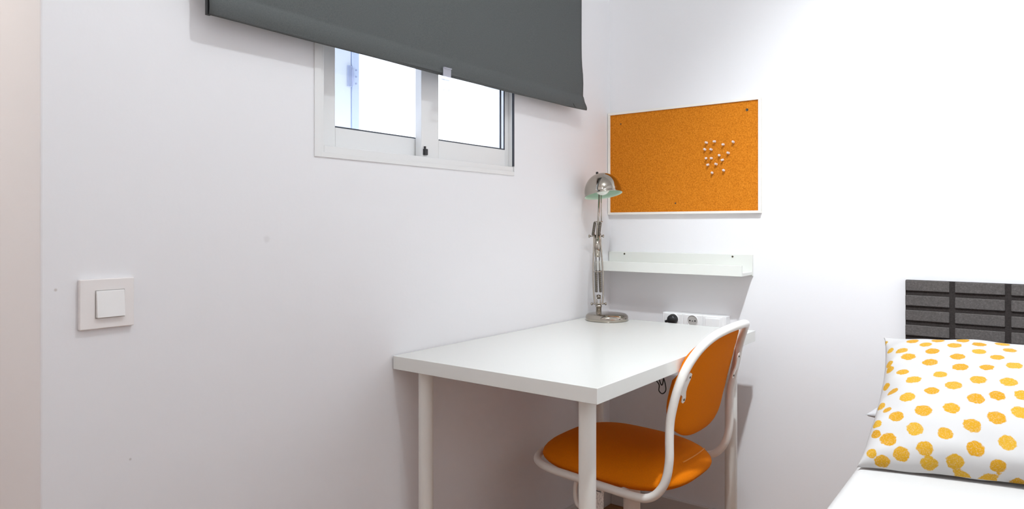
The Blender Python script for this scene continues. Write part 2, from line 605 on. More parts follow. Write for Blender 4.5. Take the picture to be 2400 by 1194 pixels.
# adjustable ceiling spotlight turned towards the head of the bed
t = thing('ceiling_spotlight', 'adjustable white ceiling spotlight turned to the back wall', 'ceiling lamp', (LAMP_POS[0], LAMP_POS[1], RZ))
aim = (Vector(SPOT_AIM) - Vector(LAMP_POS)).normalized()
obj('mount', lathebm([(0, 0), (0.05, 0), (0.05, -0.012), (0.012, -0.018), (0.01, -0.022), (0, -0.022)], (LAMP_POS[0], LAMP_POS[1], RZ)), 'alu', t, smooth=True)
hp_ = Vector(LAMP_POS) - aim * 0.075
obj('swivel', tubebm([(LAMP_POS[0], LAMP_POS[1], RZ - 0.015), hp_ + UPV * 0.0], 0.008), 'alu', t, smooth=True)
hs = obj('head', lathebm([(0, -0.09), (0.035, -0.085), (0.045, -0.06), (0.048, -0.012), (0.045, -0.012), (0.043, -0.022), (0, -0.022)], LAMP_POS, aim), 'alu', t, smooth=True)
obj('diffuser', lathebm([(0, -0.016), (0.042, -0.016), (0.042, -0.0205), (0, -0.0205)], LAMP_POS, aim), 'lamp_on', hs, smooth=True)
sl = add_light('spot_light', 'SPOT', t, LAMP_POS, LAMP_W, (0.89, 0.955, 1.0), shadow_soft_size=0.03, spot_size=math.radians(SPOT_DEG), spot_blend=1.0)
sl.rotation_euler = aim.to_track_quat('-Z', 'Y').to_euler()
# unseen fill globes added at the back of the room and in the hall
def globe(name, label, pos, r, watts, col):
    t = thing(name, label, 'ceiling lamp', (pos[0], pos[1], RZ))
    obj('mount', lathebm([(0, 0), (0.06, 0), (0.06, -0.015), (0.02, -0.02), (0.02, pos[2] + r * 0.93 - RZ), (0, pos[2] + r * 0.93 - RZ)], (pos[0], pos[1], RZ)), 'alu', t, smooth=True)
    g = obj('globe', lathebm([(0, -r)] + [(r * math.sin(a_), -r * math.cos(a_)) for a_ in [i * PI / 16 for i in range(1, 16)]] + [(0, r)], pos), 'lamp_glass', t, smooth=True)
    add_light(name + '_light', 'POINT', t, pos, watts, col, shadow_soft_size=r * 0.8)
globe('pendant_bulb', 'small opal bulb hanging from the ceiling above the chair', BULB_POS, 0.04, BULB_W, (0.89, 0.955, 1.0))
globe('rear_fill_globe', 'added fill light in a glass globe at the back of the room', REAR_FILL_POS, 0.11, REAR_FILL_W, (0.92, 0.965, 1.0))  # unseen lamp, added as soft fill for walls and shadows
globe('hall_fill_globe', 'added fill light in a glass globe in the hall', HALL_FILL_POS, 0.09, HALL_FILL_W, (1.0, 0.90, 0.78))  # unseen lamp, added to brighten and warm the wall end by the hall

# ------------------------------------------------------------------ roller blind
BX, BY0, BY1, BZ = 0.045, -1.6577, -0.279, 1.4750
bl = thing('roller_blind', 'charcoal grey fabric roller blind pulled half down over the window', 'blind', (BX, (BY0 + BY1) / 2, 2.2))
NY, NZ = 90, 40
bm = bmesh.new()
def blind_x(y, z):
    t = (y - BY0) / (BY1 - BY0)
    h = z - BZ
    x = BX + 0.0015 * math.sin(t * 9.0) + 0.0012 * math.sin(t * 23 + 1)
    # hem pocket bulges over the bar, then tucks in to the stitch line
    if h < 0.05:
        x += 0.006 * math.sin(PI * min(1, max(0, h / 0.05))) ** 0.8
    else:
        x += 0.0015 * math.sin((h - 0.05) * 20) * math.exp(-(h - 0.05) * 8)
    # curled right corner
    e = max(0.0, (t - 0.9) / 0.1)
    x += 0.012 * e * e * math.exp(-(h / 0.03) ** 2) + 0.006 * e * e * math.exp(-((h - 0.10) / 0.05) ** 2)
    return x
rows = []
zs = [BZ + 0.062 * i / 16 for i in range(17)] + [BZ + 0.062 + (2.22 - BZ - 0.062) * (i / 22) for i in range(1, 23)]
for z in zs:
    r = []
    for j in range(NY + 1):
        t = j / NY
        y = BY0 + (BY1 - BY0) * t
        h = z - BZ
        dy = 0.0
        if t > 0.9:
            dy = ((t - 0.9) / 0.1) ** 2 * (0.013 * math.exp(-(h / 0.018) ** 2) + 0.005 * math.exp(-((h - 0.045) / 0.03) ** 2) - 0.003 * math.exp(-((h - 0.028) / 0.01) ** 2))
        if t < 0.05:
            dy = ((0.05 - t) / 0.05) ** 2 * (-0.004 * (1 - math.exp(-h / 0.03)))
        sag = -0.002 * math.sin(PI * t) * math.exp(-h / 0.05)
        r.append(bm.verts.new((blind_x(y, z), y + dy, z + sag)))
    rows.append(r)
for a, b in zip(rows, rows[1:]):
    for j in range(NY):
        bm.faces.new((a[j], a[j + 1], b[j + 1], b[j]))
fab = obj('fabric', bm, 'blind', bl, smooth=True)
sm = fab.modifiers.new('solid', 'SOLIDIFY'); sm.thickness = 0.0012; sm.offset = -1
# bar inside the hem, dark end cap on the left
bar = obj('hem_bar', boxbm(BX - 0.004, BX + 0.003, BY0 + 0.004, BY1 - 0.01, BZ + 0.004, BZ + 0.03), 'blind', bl)
obj('bar_end', boxbm(BX - 0.009, BX + 0.0005, BY0 - 0.003, BY0 + 0.006, BZ + 0.001, BZ + 0.034), 'bar_end', bl, bevel=0.001)
# small tear near the right end of the hem
bm = bmesh.new()
P = [(-0.351, 1.4885), (-0.343, 1.4815), (-0.334, 1.4765), (-0.342, 1.4785), (-0.349, 1.4845)]
fv = [bm.verts.new((BX + 0.0095, y, z)) for y, z in P]
bm.faces.new(fv)
r_ = bmesh.ops.extrude_face_region(bm, geom=bm.faces[:])
for v in r_['geom']:
    if isinstance(v, bmesh.types.BMVert):
        v.co.x += 0.0012
obj('fabric_tear', bm, 'bar_end', bl)
obj('roller_tube', cylbm((BX - 0.014, BY0 - 0.005, 2.23), (BX - 0.014, BY1 + 0.005, 2.23), 0.022), 'blind', bl, smooth=True)
for y in (BY0 - 0.010, BY1 + 0.008):
    obj('bracket', boxbm(0.001, 0.065, y - 0.0025, y + 0.0025, 2.195, 2.265), 'alu', bl, bevel=0.002)
# clear pull clip on the hem
cx = BX + 0.0085
cl = obj('pull_clip', boxbm(cx, cx + 0.0025, -1.0035, -0.9735, 1.4655, 1.4925), 'clip', bl, bevel=0.0008)
obj('clip_lip', boxbm(cx + 0.0005, cx + 0.006, -1.0035, -0.9735, 1.4905, 1.4935), 'clip', cl, bevel=0.0008)
obj('clip_fold', boxbm(cx - 0.012, cx + 0.0025, -1.0055, -0.9715, 1.462, 1.466), 'clip', cl, bevel=0.0008)
bm = bmesh.new()
rect_frame(bm, cx - 0.002, cx + 0.0005, -1.0095, -0.9665, 1.430, 1.462, 0.011, 0.012, 0.007, 0.007)
obj('pull_ring', bm, 'clip', cl, bevel=0.0008)

# ------------------------------------------------------------------ desk
DX0, DX1, DY0, DY1, DZ, DT = 0.004, 0.604, -1.1373, -0.1383, 0.735, 0.034
dk = thing('desk', 'white rectangular desk with four round legs in the corner', 'desk', ((DX0 + DX1) / 2, (DY0 + DY1) / 2, 0))
obj('tabletop', boxbm(DX0, DX1, DY0, DY1, DZ - DT, DZ), 'desk', dk, bevel=0.0012)
for x in (DX0 + 0.060, DX1 - 0.058):
    for y in (DY0 + 0.058, DY1 - 0.058):
        bm = lathebm([(0, 0), (0.0185, 0), (0.0185, 0.02), (0.019, 0.022), (0.019, DZ - DT - 0.004), (0, DZ - DT - 0.004)], (x, y, 0), seg=36)
        lg = obj('leg', bm, 'leg', dk, smooth=True, bevel=0.0005)
        obj('mounting_plate', cylbm((x, y, DZ - DT - 0.004), (x, y, DZ - DT), 0.036, seg=30), 'leg', lg)

# ------------------------------------------------------------------ wall shelf (picture ledge)
sf = thing('picture_ledge', 'narrow white picture ledge on the wall above the sockets', 'shelf', (0.28, 0, 0.90))
SX0, SX1 = 0.003, 0.553
obj('back_panel', boxbm(SX0, SX1, -0.010, 0, 0.899, 0.971), 'shelf', sf, bevel=0.001)
obj('ledge', boxbm(SX0, SX1, -0.108, -0.010, 0.903, 0.914), 'shelf', sf, bevel=0.001)
obj('front_lip', boxbm(SX0, SX1, -0.118, -0.108, 0.903, 0.9385), 'shelf', sf, bevel=0.001)
for x in (0.070, 0.485):
    obj('screw', lathebm([(0, 0), (0.0036, 0), (0.003, 0.0015), (0, 0.0018)], (x, -0.010, 0.9632), (0, -1, 0), 12), 'screw', sf)

# ------------------------------------------------------------------ cork board
cb = thing('cork_board', 'framed orange cork pin board hanging on the wall', 'pin board', (0.295, 0, 1.1))
KX0, KX1, KZ0, KZ1 = 0.011, 0.574, 1.1205, 1.4935
obj('cork_panel', boxbm(KX0 - 0.003, KX1 + 0.003, -0.012, -0.002, KZ0 - 0.003, KZ1 + 0.003), 'cork', cb)
fw = 0.0085
for nm, a in (('frame_top', (KX0 - fw, KX1 + fw, -0.0175, 0, KZ1, KZ1 + fw)),
              ('frame_bottom', (KX0 - fw, KX1 + fw, -0.0175, 0, KZ0 - fw, KZ0)),
              ('frame_side', (KX0 - fw, KX0, -0.0175, 0, KZ0, KZ1)),
              ('frame_side', (KX1, KX1 + fw, -0.0175, 0, KZ0, KZ1))):
    obj(nm, boxbm(*a), 'board_frame', cb, bevel=0.0008)
for x, z, r in ((0.5354, 1.4629, 0.005), (0.2768, 1.1509, 0.003), (0.0551, 1.4575, 0.0028)):
    obj('screw', lathebm([(0, 0), (r, 0), (r * 0.8, 0.001), (r * 0.35, 0.0006), (0, 0.0003)], (x, -0.012, z), (0, -1, 0), 14), 'screw', cb)

# push pins: rows as seen on the board
rows_ = [('top', [(0.3973, 1.3604), (0.4266, 1.3635), (0.4563, 1.3502), (0.4907, 1.3551)]),
         ('second', [(0.3903, 1.3360), (0.4144, 1.3345), (0.4404, 1.3134), (0.4744, 1.3187)]),
         ('third', [(0.3927, 1.3065), (0.4144, 1.3053), (0.4548, 1.2985)]),
         ('fourth', [(0.4020, 1.2842), (0.4321, 1.2826)]),
         ('bottom', [(0.4152, 1.2536), (0.4571, 1.2598)])]
ordn = {4: ['first', 'second', 'third', 'last'], 3: ['first', 'middle', 'last'], 2: ['left', 'right']}
head_prof = [(0, 0.0045), (0.0042, 0.0045), (0.0044, 0.0055), (0.0026, 0.0068), (0.0022, 0.0100), (0.0034, 0.0118), (0.0040, 0.0126), (0.0038, 0.0140), (0, 0.0144)]
pin_mesh = ned_mesh = None
for rn, ps in rows_:
    for k, (x, z) in enumerate(ps):
        lab = 'clear push pin in the cork board, %s pin of the %s row' % (ordn[len(ps)][k], rn)
        t = thing('push_pin', lab, 'push pin', (x, -0.012, z), 'clear push pins on the cork board')
        t.rotation_euler = (random.uniform(-0.2, 0.2), 0, random.uniform(-0.25, 0.25))
        if pin_mesh is None:
            a = obj('head', lathebm(head_prof, (0, 0, 0), (0, -1, 0), 14), 'pin', None, smooth=True)
            b = obj('needle', cylbm((0, 0.006, 0), (0, -0.005, 0), 0.0005, seg=6), 'needle', None)
            pin_mesh, ned_mesh = a.data, b.data
        else:
            a = bpy.data.objects.new('head', pin_mesh); C.objects.link(a)
            b = bpy.data.objects.new('needle', ned_mesh); C.objects.link(b)
        a.parent = t
        b.parent = t

# ------------------------------------------------------------------ light switch
sw = thing('light_switch', 'square white light switch with a rocker on the window wall', 'light switch', (0, -1.826, 0.93))
obj('plate', boxbm(0, 0.0095, -1.871, -1.7805, 0.8865, 0.9740), 'switch', sw, bevel=0.0018)
bm = bmesh.new()
vs = box(bm, 0.0093, 0.0125, -1.8455, -1.7985, 0.9060, 0.9530)
for v in vs:
    if v.co.x > 0.011 and v.co.z < 0.93:
        v.co.x += 0.0042
obj('rocker', bm, 'rocker', sw, bevel=0.0012)
obj('rocker_gap', boxbm(0.0090, 0.0097, -1.8467, -1.7973, 0.9045, 0.9543), 'socket_well', sw)

# ------------------------------------------------------------------ socket strip behind the desk
so = thing('socket_box', 'white surface mounted triple socket box behind the desk', 'socket', (0.356, 0, 0.70))
BXX0, BXX1, BF = 0.2405, 0.4735, -0.040
obj('housing', boxbm(BXX0, BXX1, BF, 0, 0.668, 0.758), 'socket', so, bevel=0.002)
for k, x in enumerate((0.283, 0.355, 0.427)):
    pl = obj('module', boxbm(x - 0.034, x + 0.034, BF - 0.004, BF, 0.694, 0.7555), 'socket', so, bevel=0.0015)
    if k < 2:
        zc = 0.7355
        obj('outlet_rim', lathebm([(0.0185, 0), (0.0205, 0), (0.0205, 0.002), (0.0188, 0.003), (0.0185, 0.0)], (x, BF - 0.004, zc), (0, -1, 0), 32), 'socket', pl, smooth=True)
        wl_ = obj('outlet_well', cylbm((x, BF - 0.0036, zc), (x, BF - 0.0046, zc), 0.0186, seg=32), 'socket_well', pl)
        if k == 1:
            for dx in (-0.0095, 0.0, 0.0095):
                obj('contact_hole', cylbm((x + dx, BF - 0.0045, zc - (0 if dx else 0.001)), (x + dx, BF - 0.0052, zc - (0 if dx else 0.001)), 0.0027 if dx else 0.0018, seg=12), 'black_plastic', wl_)
    else:
        obj('rocker', boxbm(x - 0.024, x + 0.027, BF - 0.008, BF - 0.004, 0.70, 0.7495), 'socket', pl, bevel=0.0015)

# ------------------------------------------------------------------ desk lamp
LB = Vector((0.105, -0.208, DZ))
RT = Vector((0.7983, 0.6023, 0))     # lamp sideways axis
FW = Vector((-0.6023, 0.7983, 0))    # away from the room centre
UP = Vector((0, 0, 1))
lp = thing('desk_lamp', 'shiny nickel architect desk lamp with dome shade on the desk', 'lamp', LB)
obj('base', lathebm([(0, 0.0), (0.073, 0.0), (0.075, 0.002), (0.0752, 0.012), (0.073, 0.0185), (0.066, 0.0235), (0.05, 0.0255), (0, 0.0262)], LB, seg=64), 'chrome', lp, smooth=True)
SO = LB - RT * 0.0285 + FW * 0.002
def L(r, u, b=0.0):
    """lamp frame: r sideways, u height above the desk, b away from the room"""
    return SO + RT * r + UP * u + FW * b
def lean(u):
    """lower arm leans back, upper arm comes forward again"""
    if u < 0.305:
        return 0.045 * (u - 0.055) / 0.25
    return 0.045 - 0.06 * (u - 0.305) / 0.13
def A(r, u, b=0.0):
    return L(r, u, lean(u) + b)
st = obj('stem', lathebm([(0.0095, 0.024), (0.0095, 0.046), (0.0115, 0.047), (0.0115, 0.053), (0.004, 0.056)], SO, seg=24), 'chrome', lp, smooth=True)
hb = obj('hinge_pin', cylbm(L(-0.024, 0.058), L(0.026, 0.058), 0.0024, seg=12), 'chrome', lp, smooth=True)
for s in (-1, 1):
    obj('hinge_knob', lathebm([(0, 0), (0.0045, 0), (0.0055, 0.002), (0.0045, 0.006), (0, 0.007)], L(0.022 * s, 0.058), RT * s, 14), 'chrome', hb, smooth=True)
bm = bmesh.new()
for s in (-1, 1):
    cyl(bm, L(0.006 * s, 0.05), L(0.006 * s, 0.088, 0.004), 0.0022, seg=10)
obj('fork', bm, 'chrome', lp, smooth=True)
obj('tension_nut', lathebm([(0, -0.006), (0.007, -0.006), (0.008, 0), (0.007, 0.006), (0, 0.006)], A(0, 0.082), RT, 16), 'steel', lp, smooth=True)
for s in (-1, 1):
    pts = [A(0.013 * s, 0.055), A(0.0165 * s, 0.09), A(0.0175 * s, 0.14), A(0.0165 * s, 0.19), A(0.0145 * s, 0.23), A(0.012 * s, 0.27), A(0.011 * s, 0.305)]
    obj('lower_arm', tubebm(spline(pts, 5), 0.0033, 10), 'chrome', lp, smooth=True)
def coil(p0, p1, r, turns, wire):
    p0, p1 = Vector(p0), Vector(p1)
    x, y, d = frame_of(p1 - p0)
    n = turns * 8
    pts = []
    for i in range(n + 1):
        a = 2 * PI * i / 8
        pts.append(p0 + (p1 - p0) * (i / n) + (x * math.cos(a) + y * math.sin(a)) * r)
    return tubebm(pts, wire, 5)
for s in (-1, 1):
    obj('spring', coil(A(0.0072 * s, 0.098), A(0.0066 * s, 0.168), 0.0040, 26, 0.0013), 'steel', lp, smooth=True)
    obj('spring_rod', tubebm([A(0.0066 * s, 0.165), A(0.006 * s, 0.225)], 0.0018, 8), 'steel', lp, smooth=True)
obj('spring_bar', cylbm(A(-0.013, 0.170, -0.004), A(0.013, 0.170, -0.004), 0.0022, seg=10), 'chrome', lp, smooth=True)
# bright folded elbow plate
bm = bmesh.new()
prof = [(-0.011, 0.006), (-0.011, -0.002), (-0.008, -0.005), (0.008, -0.005), (0.011, -0.002), (0.011, 0.006)]
lo, hi = [], []
for r, b in prof:
    lo.append(bm.verts.new(A(r * 0.8, 0.222, b)))
    hi.append(bm.verts.new(A(r, 0.302, b)))
for i in range(len(prof) - 1):
    bm.faces.new((lo[i], lo[i + 1], hi[i + 1], hi[i]))
ep = obj('elbow_plate', bm, 'chrome', lp, smooth=True)
s_ = ep.modifiers.new('solid', 'SOLIDIFY'); s_.thickness = 0.0015
obj('rivet', lathebm([(0, 0), (0.0022, 0), (0.0016, 0.0014), (0, 0.0018)], A(-0.001, 0.250, -0.0055), -FW, 10), 'steel', lp, smooth=True)
ebp = obj('elbow_pin', cylbm(A(-0.028, 0.297), A(0.022, 0.297), 0.0022, seg=12), 'chrome', lp, smooth=True)
for s, r in ((-1, -0.026), (1, 0.019)):
    obj('hinge_knob', lathebm([(0, 0), (0.005, 0), (0.006, 0.0022), (0.005, 0.0055), (0, 0.006)], A(r, 0.297), RT * s, 14), 'chrome', ebp, smooth=True)
# upper arm
SHC = Vector((0.0945, -0.2135, 1.1785))           # centre of the shade opening
AX = (UP - RT * 0.135 + FW * 0.175).normalized()  # shade axis
neck = SHC + AX * 0.055 + FW * 0.045
obj('upper_arm', tubebm(spline([A(-0.003, 0.285, -0.004), A(-0.001, 0.33, -0.002), A(0.001, 0.37), neck - UP * 0.01, neck], 6), 0.0034, 10), 'chrome', lp, smooth=True)
obj('upper_rod', tubebm([A(0.013, 0.348), A(0.010, 0.40, 0.006), neck + RT * 0.006], 0.0018, 8), 'chrome', lp, smooth=True)
for r0, r1 in ((-0.0155, -0.0105), (0.0060, 0.0090)):
    obj('spring', coil(A(r0, 0.300), A(r1, 0.346), 0.0042, 17, 0.0013), 'steel', lp, smooth=True)
obj('spring_bar', cylbm(A(-0.013, 0.349), A(0.017, 0.349), 0.002, seg=10), 'chrome', lp, smooth=True)
# shade
R = 0.0655
prof = [(R + 0.0015, -0.0005), (R + 0.0022, 0.0015), (R, 0.004)]
prof += [(R * math.cos(a), 0.010 + (R + 0.004) * math.sin(a)) for a in [i * PI / 2 / 18 for i in range(19)]]
prof[-1] = (0, prof[-1][1])
shd = obj('shade', lathebm(prof, SHC, AX, 64), 'chrome', lp, smooth=True)
ri = R - 0.0018
prof = [(R + 0.0015, -0.0005), (ri, 0.0012)] + [(ri * math.cos(a), 0.009 + (ri + 0.003) * math.sin(a)) for a in [i * PI / 2 / 14 for i in range(15)]]
prof[-1] = (0, prof[-1][1])
obj('shade_lining', lathebm(prof, SHC, AX, 64), 'liner', shd, smooth=True)
obj('bulb', lathebm([(0, -0.006 + 0.006)] + [(0.029 * math.sin(a), 0.029 - 0.029 * math.cos(a)) for a in [i * PI / 12 for i in range(1, 10)]] + [(0.014, 0.06), (0, 0.064)], SHC, AX, 32), 'bulb', shd, smooth=True)
kp = SHC + AX * (0.014 + R) - RT * 0.002
obj('switch_knob', lathebm([(0, -0.004), (0.0045, -0.003), (0.0048, 0.002), (0.0038, 0.006), (0, 0.0068)], SHC + AX * 0.0785 - RT * 0.010, AX, 16), 'black_plastic', shd, smooth=True)
obj('head_bracket', tubebm([neck - UP * 0.014, neck, SHC + AX * 0.062 + FW * 0.02], 0.005, 12), 'chrome', lp, smooth=True)
# lamp cord: over the back edge of the desk, a dangling loop, up to the plug
cord = [LB + FW * 0.07 + UP * 0.004, LB + FW * 0.085 + UP * 0.0025, (0.065, -0.129, 0.7375), (0.075, -0.118, 0.715), (0.13, -0.10, 0.60),
        (0.215, -0.093, 0.535), (0.248, -0.09, 0.508), (0.249, -0.09, 0.484), (0.262, -0.09, 0.4745), (0.275, -0.09, 0.488), (0.272, -0.09, 0.515),
        (0.262, -0.091, 0.538), (0.252, -0.093, 0.525), (0.262, -0.093, 0.505), (0.268, -0.092, 0.54), (0.262, -0.085, 0.62), (0.256, -0.066, 0.70), (0.262, -0.061, 0.727)]
obj('power_cord', tubebm(spline(cord, 6), 0.0021, 8), 'black_plastic', lp, smooth=True)
pg = obj('plug', lathebm([(0, 0), (0.0178, 0), (0.0178, 0.008), (0.0165, 0.017), (0.012, 0.022), (0, 0.0225)], (0.283, BF - 0.0048, 0.7355), (0, -1, 0), 28), 'black_plastic', lp, smooth=True)
obj('plug_neck', cylbm((0.280, BF - 0.016, 0.7345), (0.259, BF - 0.020, 0.7265), 0.0065, 0.0042, seg=14), 'black_plastic', pg, smooth=True)

# ------------------------------------------------------------------ chair
YC = -0.545
ch = thing('desk_chair', 'orange upholstered swivel chair with white bent tube frame under the desk', 'chair', (0.377, YC, 0))
half = [(0.126, 0.07, 0.390), (0.138, 0.13, 0.389), (0.170, 0.180, 0.388), (0.23, 0.206, 0.385), (0.32, 0.212, 0.381), (0.42, 0.213, 0.375), (0.50, 0.213, 0.371),
        (0.535, 0.213, 0.377), (0.562, 0.213, 0.398), (0.581, 0.213, 0.432), (0.590, 0.213, 0.48), (0.5905, 0.213, 0.53), (0.592, 0.213, 0.575), (0.600, 0.212, 0.62),
        (0.612, 0.207, 0.668), (0.626, 0.190, 0.714), (0.645, 0.163, 0.755), (0.665, 0.125, 0.784), (0.683, 0.075, 0.800)]
loop = [(0.123, YC, 0.390)] + [(x, YC - s, z) for x, s, z in half] + [(0.693, YC, 0.806)] + [(x, YC + s, z) for x, s, z in half[::-1]]
obj('tube_frame', tubebm(spline(loop, 6, True), 0.0110, 16, True), 'chair_tube', ch, smooth=True)
# seat cushion: domed rounded pad
def sgnpow(v, e):
    return math.copysign(abs(v) ** e, v)
def pad(bm, cx0, cx1, hw, fn_mid, top, bot, nexp=3.2, na=56, nr=12):
    """pad over a superellipse plan; fn_mid(x) = height of the rim, top/bot = bulge"""
    xc, hx = (cx0 + cx1) / 2, (cx1 - cx0) / 2
    def ring(rho, side):
        r = []
        for i in range(na):
            a = 2 * PI * i / na
            x = xc + hx * rho * sgnpow(math.cos(a), 2 / nexp)
            y = YC + hw * rho * sgnpow(math.sin(a), 2 / nexp)
            h = (1 - rho ** 2.6) ** 0.55 if rho < 1 else 0
            r.append(bm.verts.new((x, y, fn_mid(x) + (top if side > 0 else -bot) * h)))
        return r
    rhos = [math.sin(PI / 2 * k / nr) for k in range(1, nr + 1)]
    up = [ring(r, 1) for r in rhos]
    dn = [ring(r, -1) for r in rhos[:-1]] + [up[-1]]
    for R_, flip in ((up, False), (dn, True)):
        c = bm.verts.new((xc, YC, fn_mid(xc) + (top if not flip else -bot)))
        for i in range(na):
            j = (i + 1) % na
            f = (c, R_[0][i], R_[0][j])
            bm.faces.new(f if not flip else f[::-1])
            for a, b in zip(R_, R_[1:]):
                f = (a[i], b[i], b[j], a[j])
                bm.faces.new(f if not flip else f[::-1])
bm = bmesh.new()
pad(bm, 0.130, 0.588, 0.203, lambda x: 0.4015 - 0.030 * (x - 0.13) + 0.004 * max(0, (x - 0.45) / 0.15) ** 2, 0.0625, 0.044, 3.0)
seat = obj('seat', bm, 'orange', ch, smooth=True)
# back pad between the tubes
def tube_x(z):
    zz = [0.48, 0.53, 0.575, 0.62, 0.668, 0.714, 0.755, 0.784, 0.81]
    xx = [0.5885, 0.5905, 0.592, 0.600, 0.612, 0.626, 0.645, 0.665, 0.69]
    return float(np.interp(z, zz, xx))
bm = bmesh.new()
na, nr = 56, 12
HC, HH, HWD = 0.650, 0.142, 0.198
def bring(rho, side):
    r = []
    for i in range(na):
        a = 2 * PI * i / na
        z = HC + HH * rho * sgnpow(math.sin(a), 2 / 2.7)
        s = HWD * rho * sgnpow(math.cos(a), 2 / 2.7)
        if z > HC:
            s *= 1 - 0.10 * ((z - HC) / HH) ** 2
        h = (1 - rho ** 2.8) ** 0.55 if rho < 1 else 0
        hug = 0.030 * (1 - (s / HWD) ** 2)          # wraps round the sitter
        xq = tube_x(z) - 0.016 + hug * 0.4 + (0.015 if side > 0 else -0.040) * h
        xq = max(xq, 0.607 - 0.060 * min(1.0, max(0.0, (0.698 - z) / 0.035)))   # pad presses against the desk edge
        r.append(bm.verts.new((xq, YC + s, z)))
    return r
rhos = [math.sin(PI / 2 * k / nr) for k in range(1, nr + 1)]
upr = [bring(r, 1) for r in rhos]
dnr = [bring(r, -1) for r in rhos[:-1]] + [upr[-1]]
for R_, flip, s in ((upr, False, 1), (dnr, True, -1)):
    c = bm.verts.new((tube_x(HC) - 0.016 + 0.012 + (0.015 if s > 0 else -0.040), YC, HC))
    for i in range(na):
        j = (i + 1) % na
        bm.faces.new((c, R_[0][i], R_[0][j]))
        for a, b in zip(R_, R_[1:]):
            bm.faces.new((a[i], b[i], b[j], a[j]))
bmesh.ops.recalc_face_normals(bm, faces=bm.faces[:])
back = obj('backrest', bm, 'orange', ch, smooth=True)
# piping ridge at the rear of the seat
pts = []
for k in range(9):
    s = -0.075 + 0.15 * k / 8
    x = 0.572 - 0.9 * s * s
    pts.append((x, YC + s, 0.4375 - 0.2 * s * s))
obj('seat_seam', tubebm(spline(pts, 3), 0.0016, 6), 'seam', seat, smooth=True)
# brackets: plate with two ears each side
for s in (-1, 1):
    out = [(0.206, 0.650), (0.206, 0.678), (0.190, 0.684), (0.186, 0.697), (0.178, 0.701), (0.170, 0.697), (0.170, 0.686), (0.177, 0.664), (0.177, 0.652),
           (0.170, 0.636), (0.171, 0.626), (0.179, 0.622), (0.187, 0.626), (0.189, 0.640), (0.197, 0.646)]
    bm = bmesh.new()
    f0 = [bm.verts.new((tube_x(z) + 0.0085 + (0.206 - q) * 0.05, YC + s * q, z)) for q, z in out]
    bm.faces.new(f0)
    br = obj('back_bracket', bm, 'chair_tube', ch)
    sm = br.modifiers.new('solid', 'SOLIDIFY'); sm.thickness = 0.003; sm.offset = 0
    for q, z in ((0.178, 0.690), (0.179, 0.632)):
        xx = tube_x(z) + 0.0085 + (0.206 - q) * 0.05
        obj('bolt', lathebm([(0, 0), (0.0038, 0), (0.003, 0.0018), (0, 0.002)], (xx + 0.001, YC + s * q, z), (1, 0, 0.2), 12), 'screw', br, smooth=True)
# under-seat mechanism, handle, column, star base
obj('seat_plate', boxbm(0.24, 0.50, YC - 0.10, YC + 0.10, 0.355, 0.372), 'chair_tube', ch, bevel=0.004)
obj('cross_rail', tubebm([(0.30, YC - 0.205, 0.379), (0.30, YC - 0.10, 0.362), (0.30, YC + 0.10, 0.362), (0.30, YC + 0.205, 0.379)], 0.008, 10), 'chair_tube', ch, smooth=True)
obj('cross_rail', tubebm([(0.45, YC - 0.205, 0.372), (0.45, YC - 0.10, 0.360), (0.45, YC + 0.10, 0.360), (0.45, YC + 0.205, 0.372)], 0.008, 10), 'chair_tube', ch, smooth=True)
bm = bmesh.new()
hp = spline([(0.285, -0.690, 0.365), (0.2805, -0.70, 0.335), (0.281, -0.70, 0.300), (0.290, -0.70, 0.281), (0.310, -0.69, 0.276), (0.335, -0.66, 0.300), (0.345, -0.64, 0.356)], 6)
tube(bm, hp, 0.0065, 10)
obj('height_handle', bm, 'chair_tube', ch, smooth=True)
obj('column', lathebm([(0, 0.10), (0.028, 0.10), (0.028, 0.20), (0.0245, 0.203), (0.0245, 0.355), (0, 0.355)], (0.377, YC, 0), seg=30), 'chair_tube', ch, smooth=True, bevel=0.001)
obj('hub', lathebm([(0, 0.055), (0.04, 0.055), (0.045, 0.07), (0.04, 0.115), (0.03, 0.125), (0, 0.125)], (0.377, YC, 0), seg=30), 'chair_tube', ch, smooth=True)
for k in range(5):
    a = 2 * PI * k / 5 + 0.35
    d = Vector((math.cos(a), math.sin(a), 0))
    c0 = Vector((0.377, YC, 0))
    lg = obj('base_leg', tubebm([c0 + d * 0.03 + UP * 0.09, c0 + d * 0.14 + UP * 0.085, c0 + d * 0.235 + UP * 0.068], 0.013, 12), 'chair_tube', ch, smooth=True)
    e = c0 + d * 0.235
    n = Vector((-d.y, d.x, 0))
    cs = obj('castor', cylbm(e + n * 0.018 + UP * 0.025, e - n * 0.018 + UP * 0.025, 0.025, seg=20), 'castor', lg, smooth=True, bevel=0.003)
# paper care tag hanging from the frame
tg = obj('care_tag', boxbm(0.373, 0.3965, -0.7455, -0.7447, 0.296, 0.3615), 'tag_print', ch)
tg['label'] = 'white paper care tag'
tg.rotation_euler = (0, 0, 0)
obj('tag_bar', boxbm(0.374, 0.389, -0.7462, -0.7455, 0.3535, 0.3562), 'ink', tg)

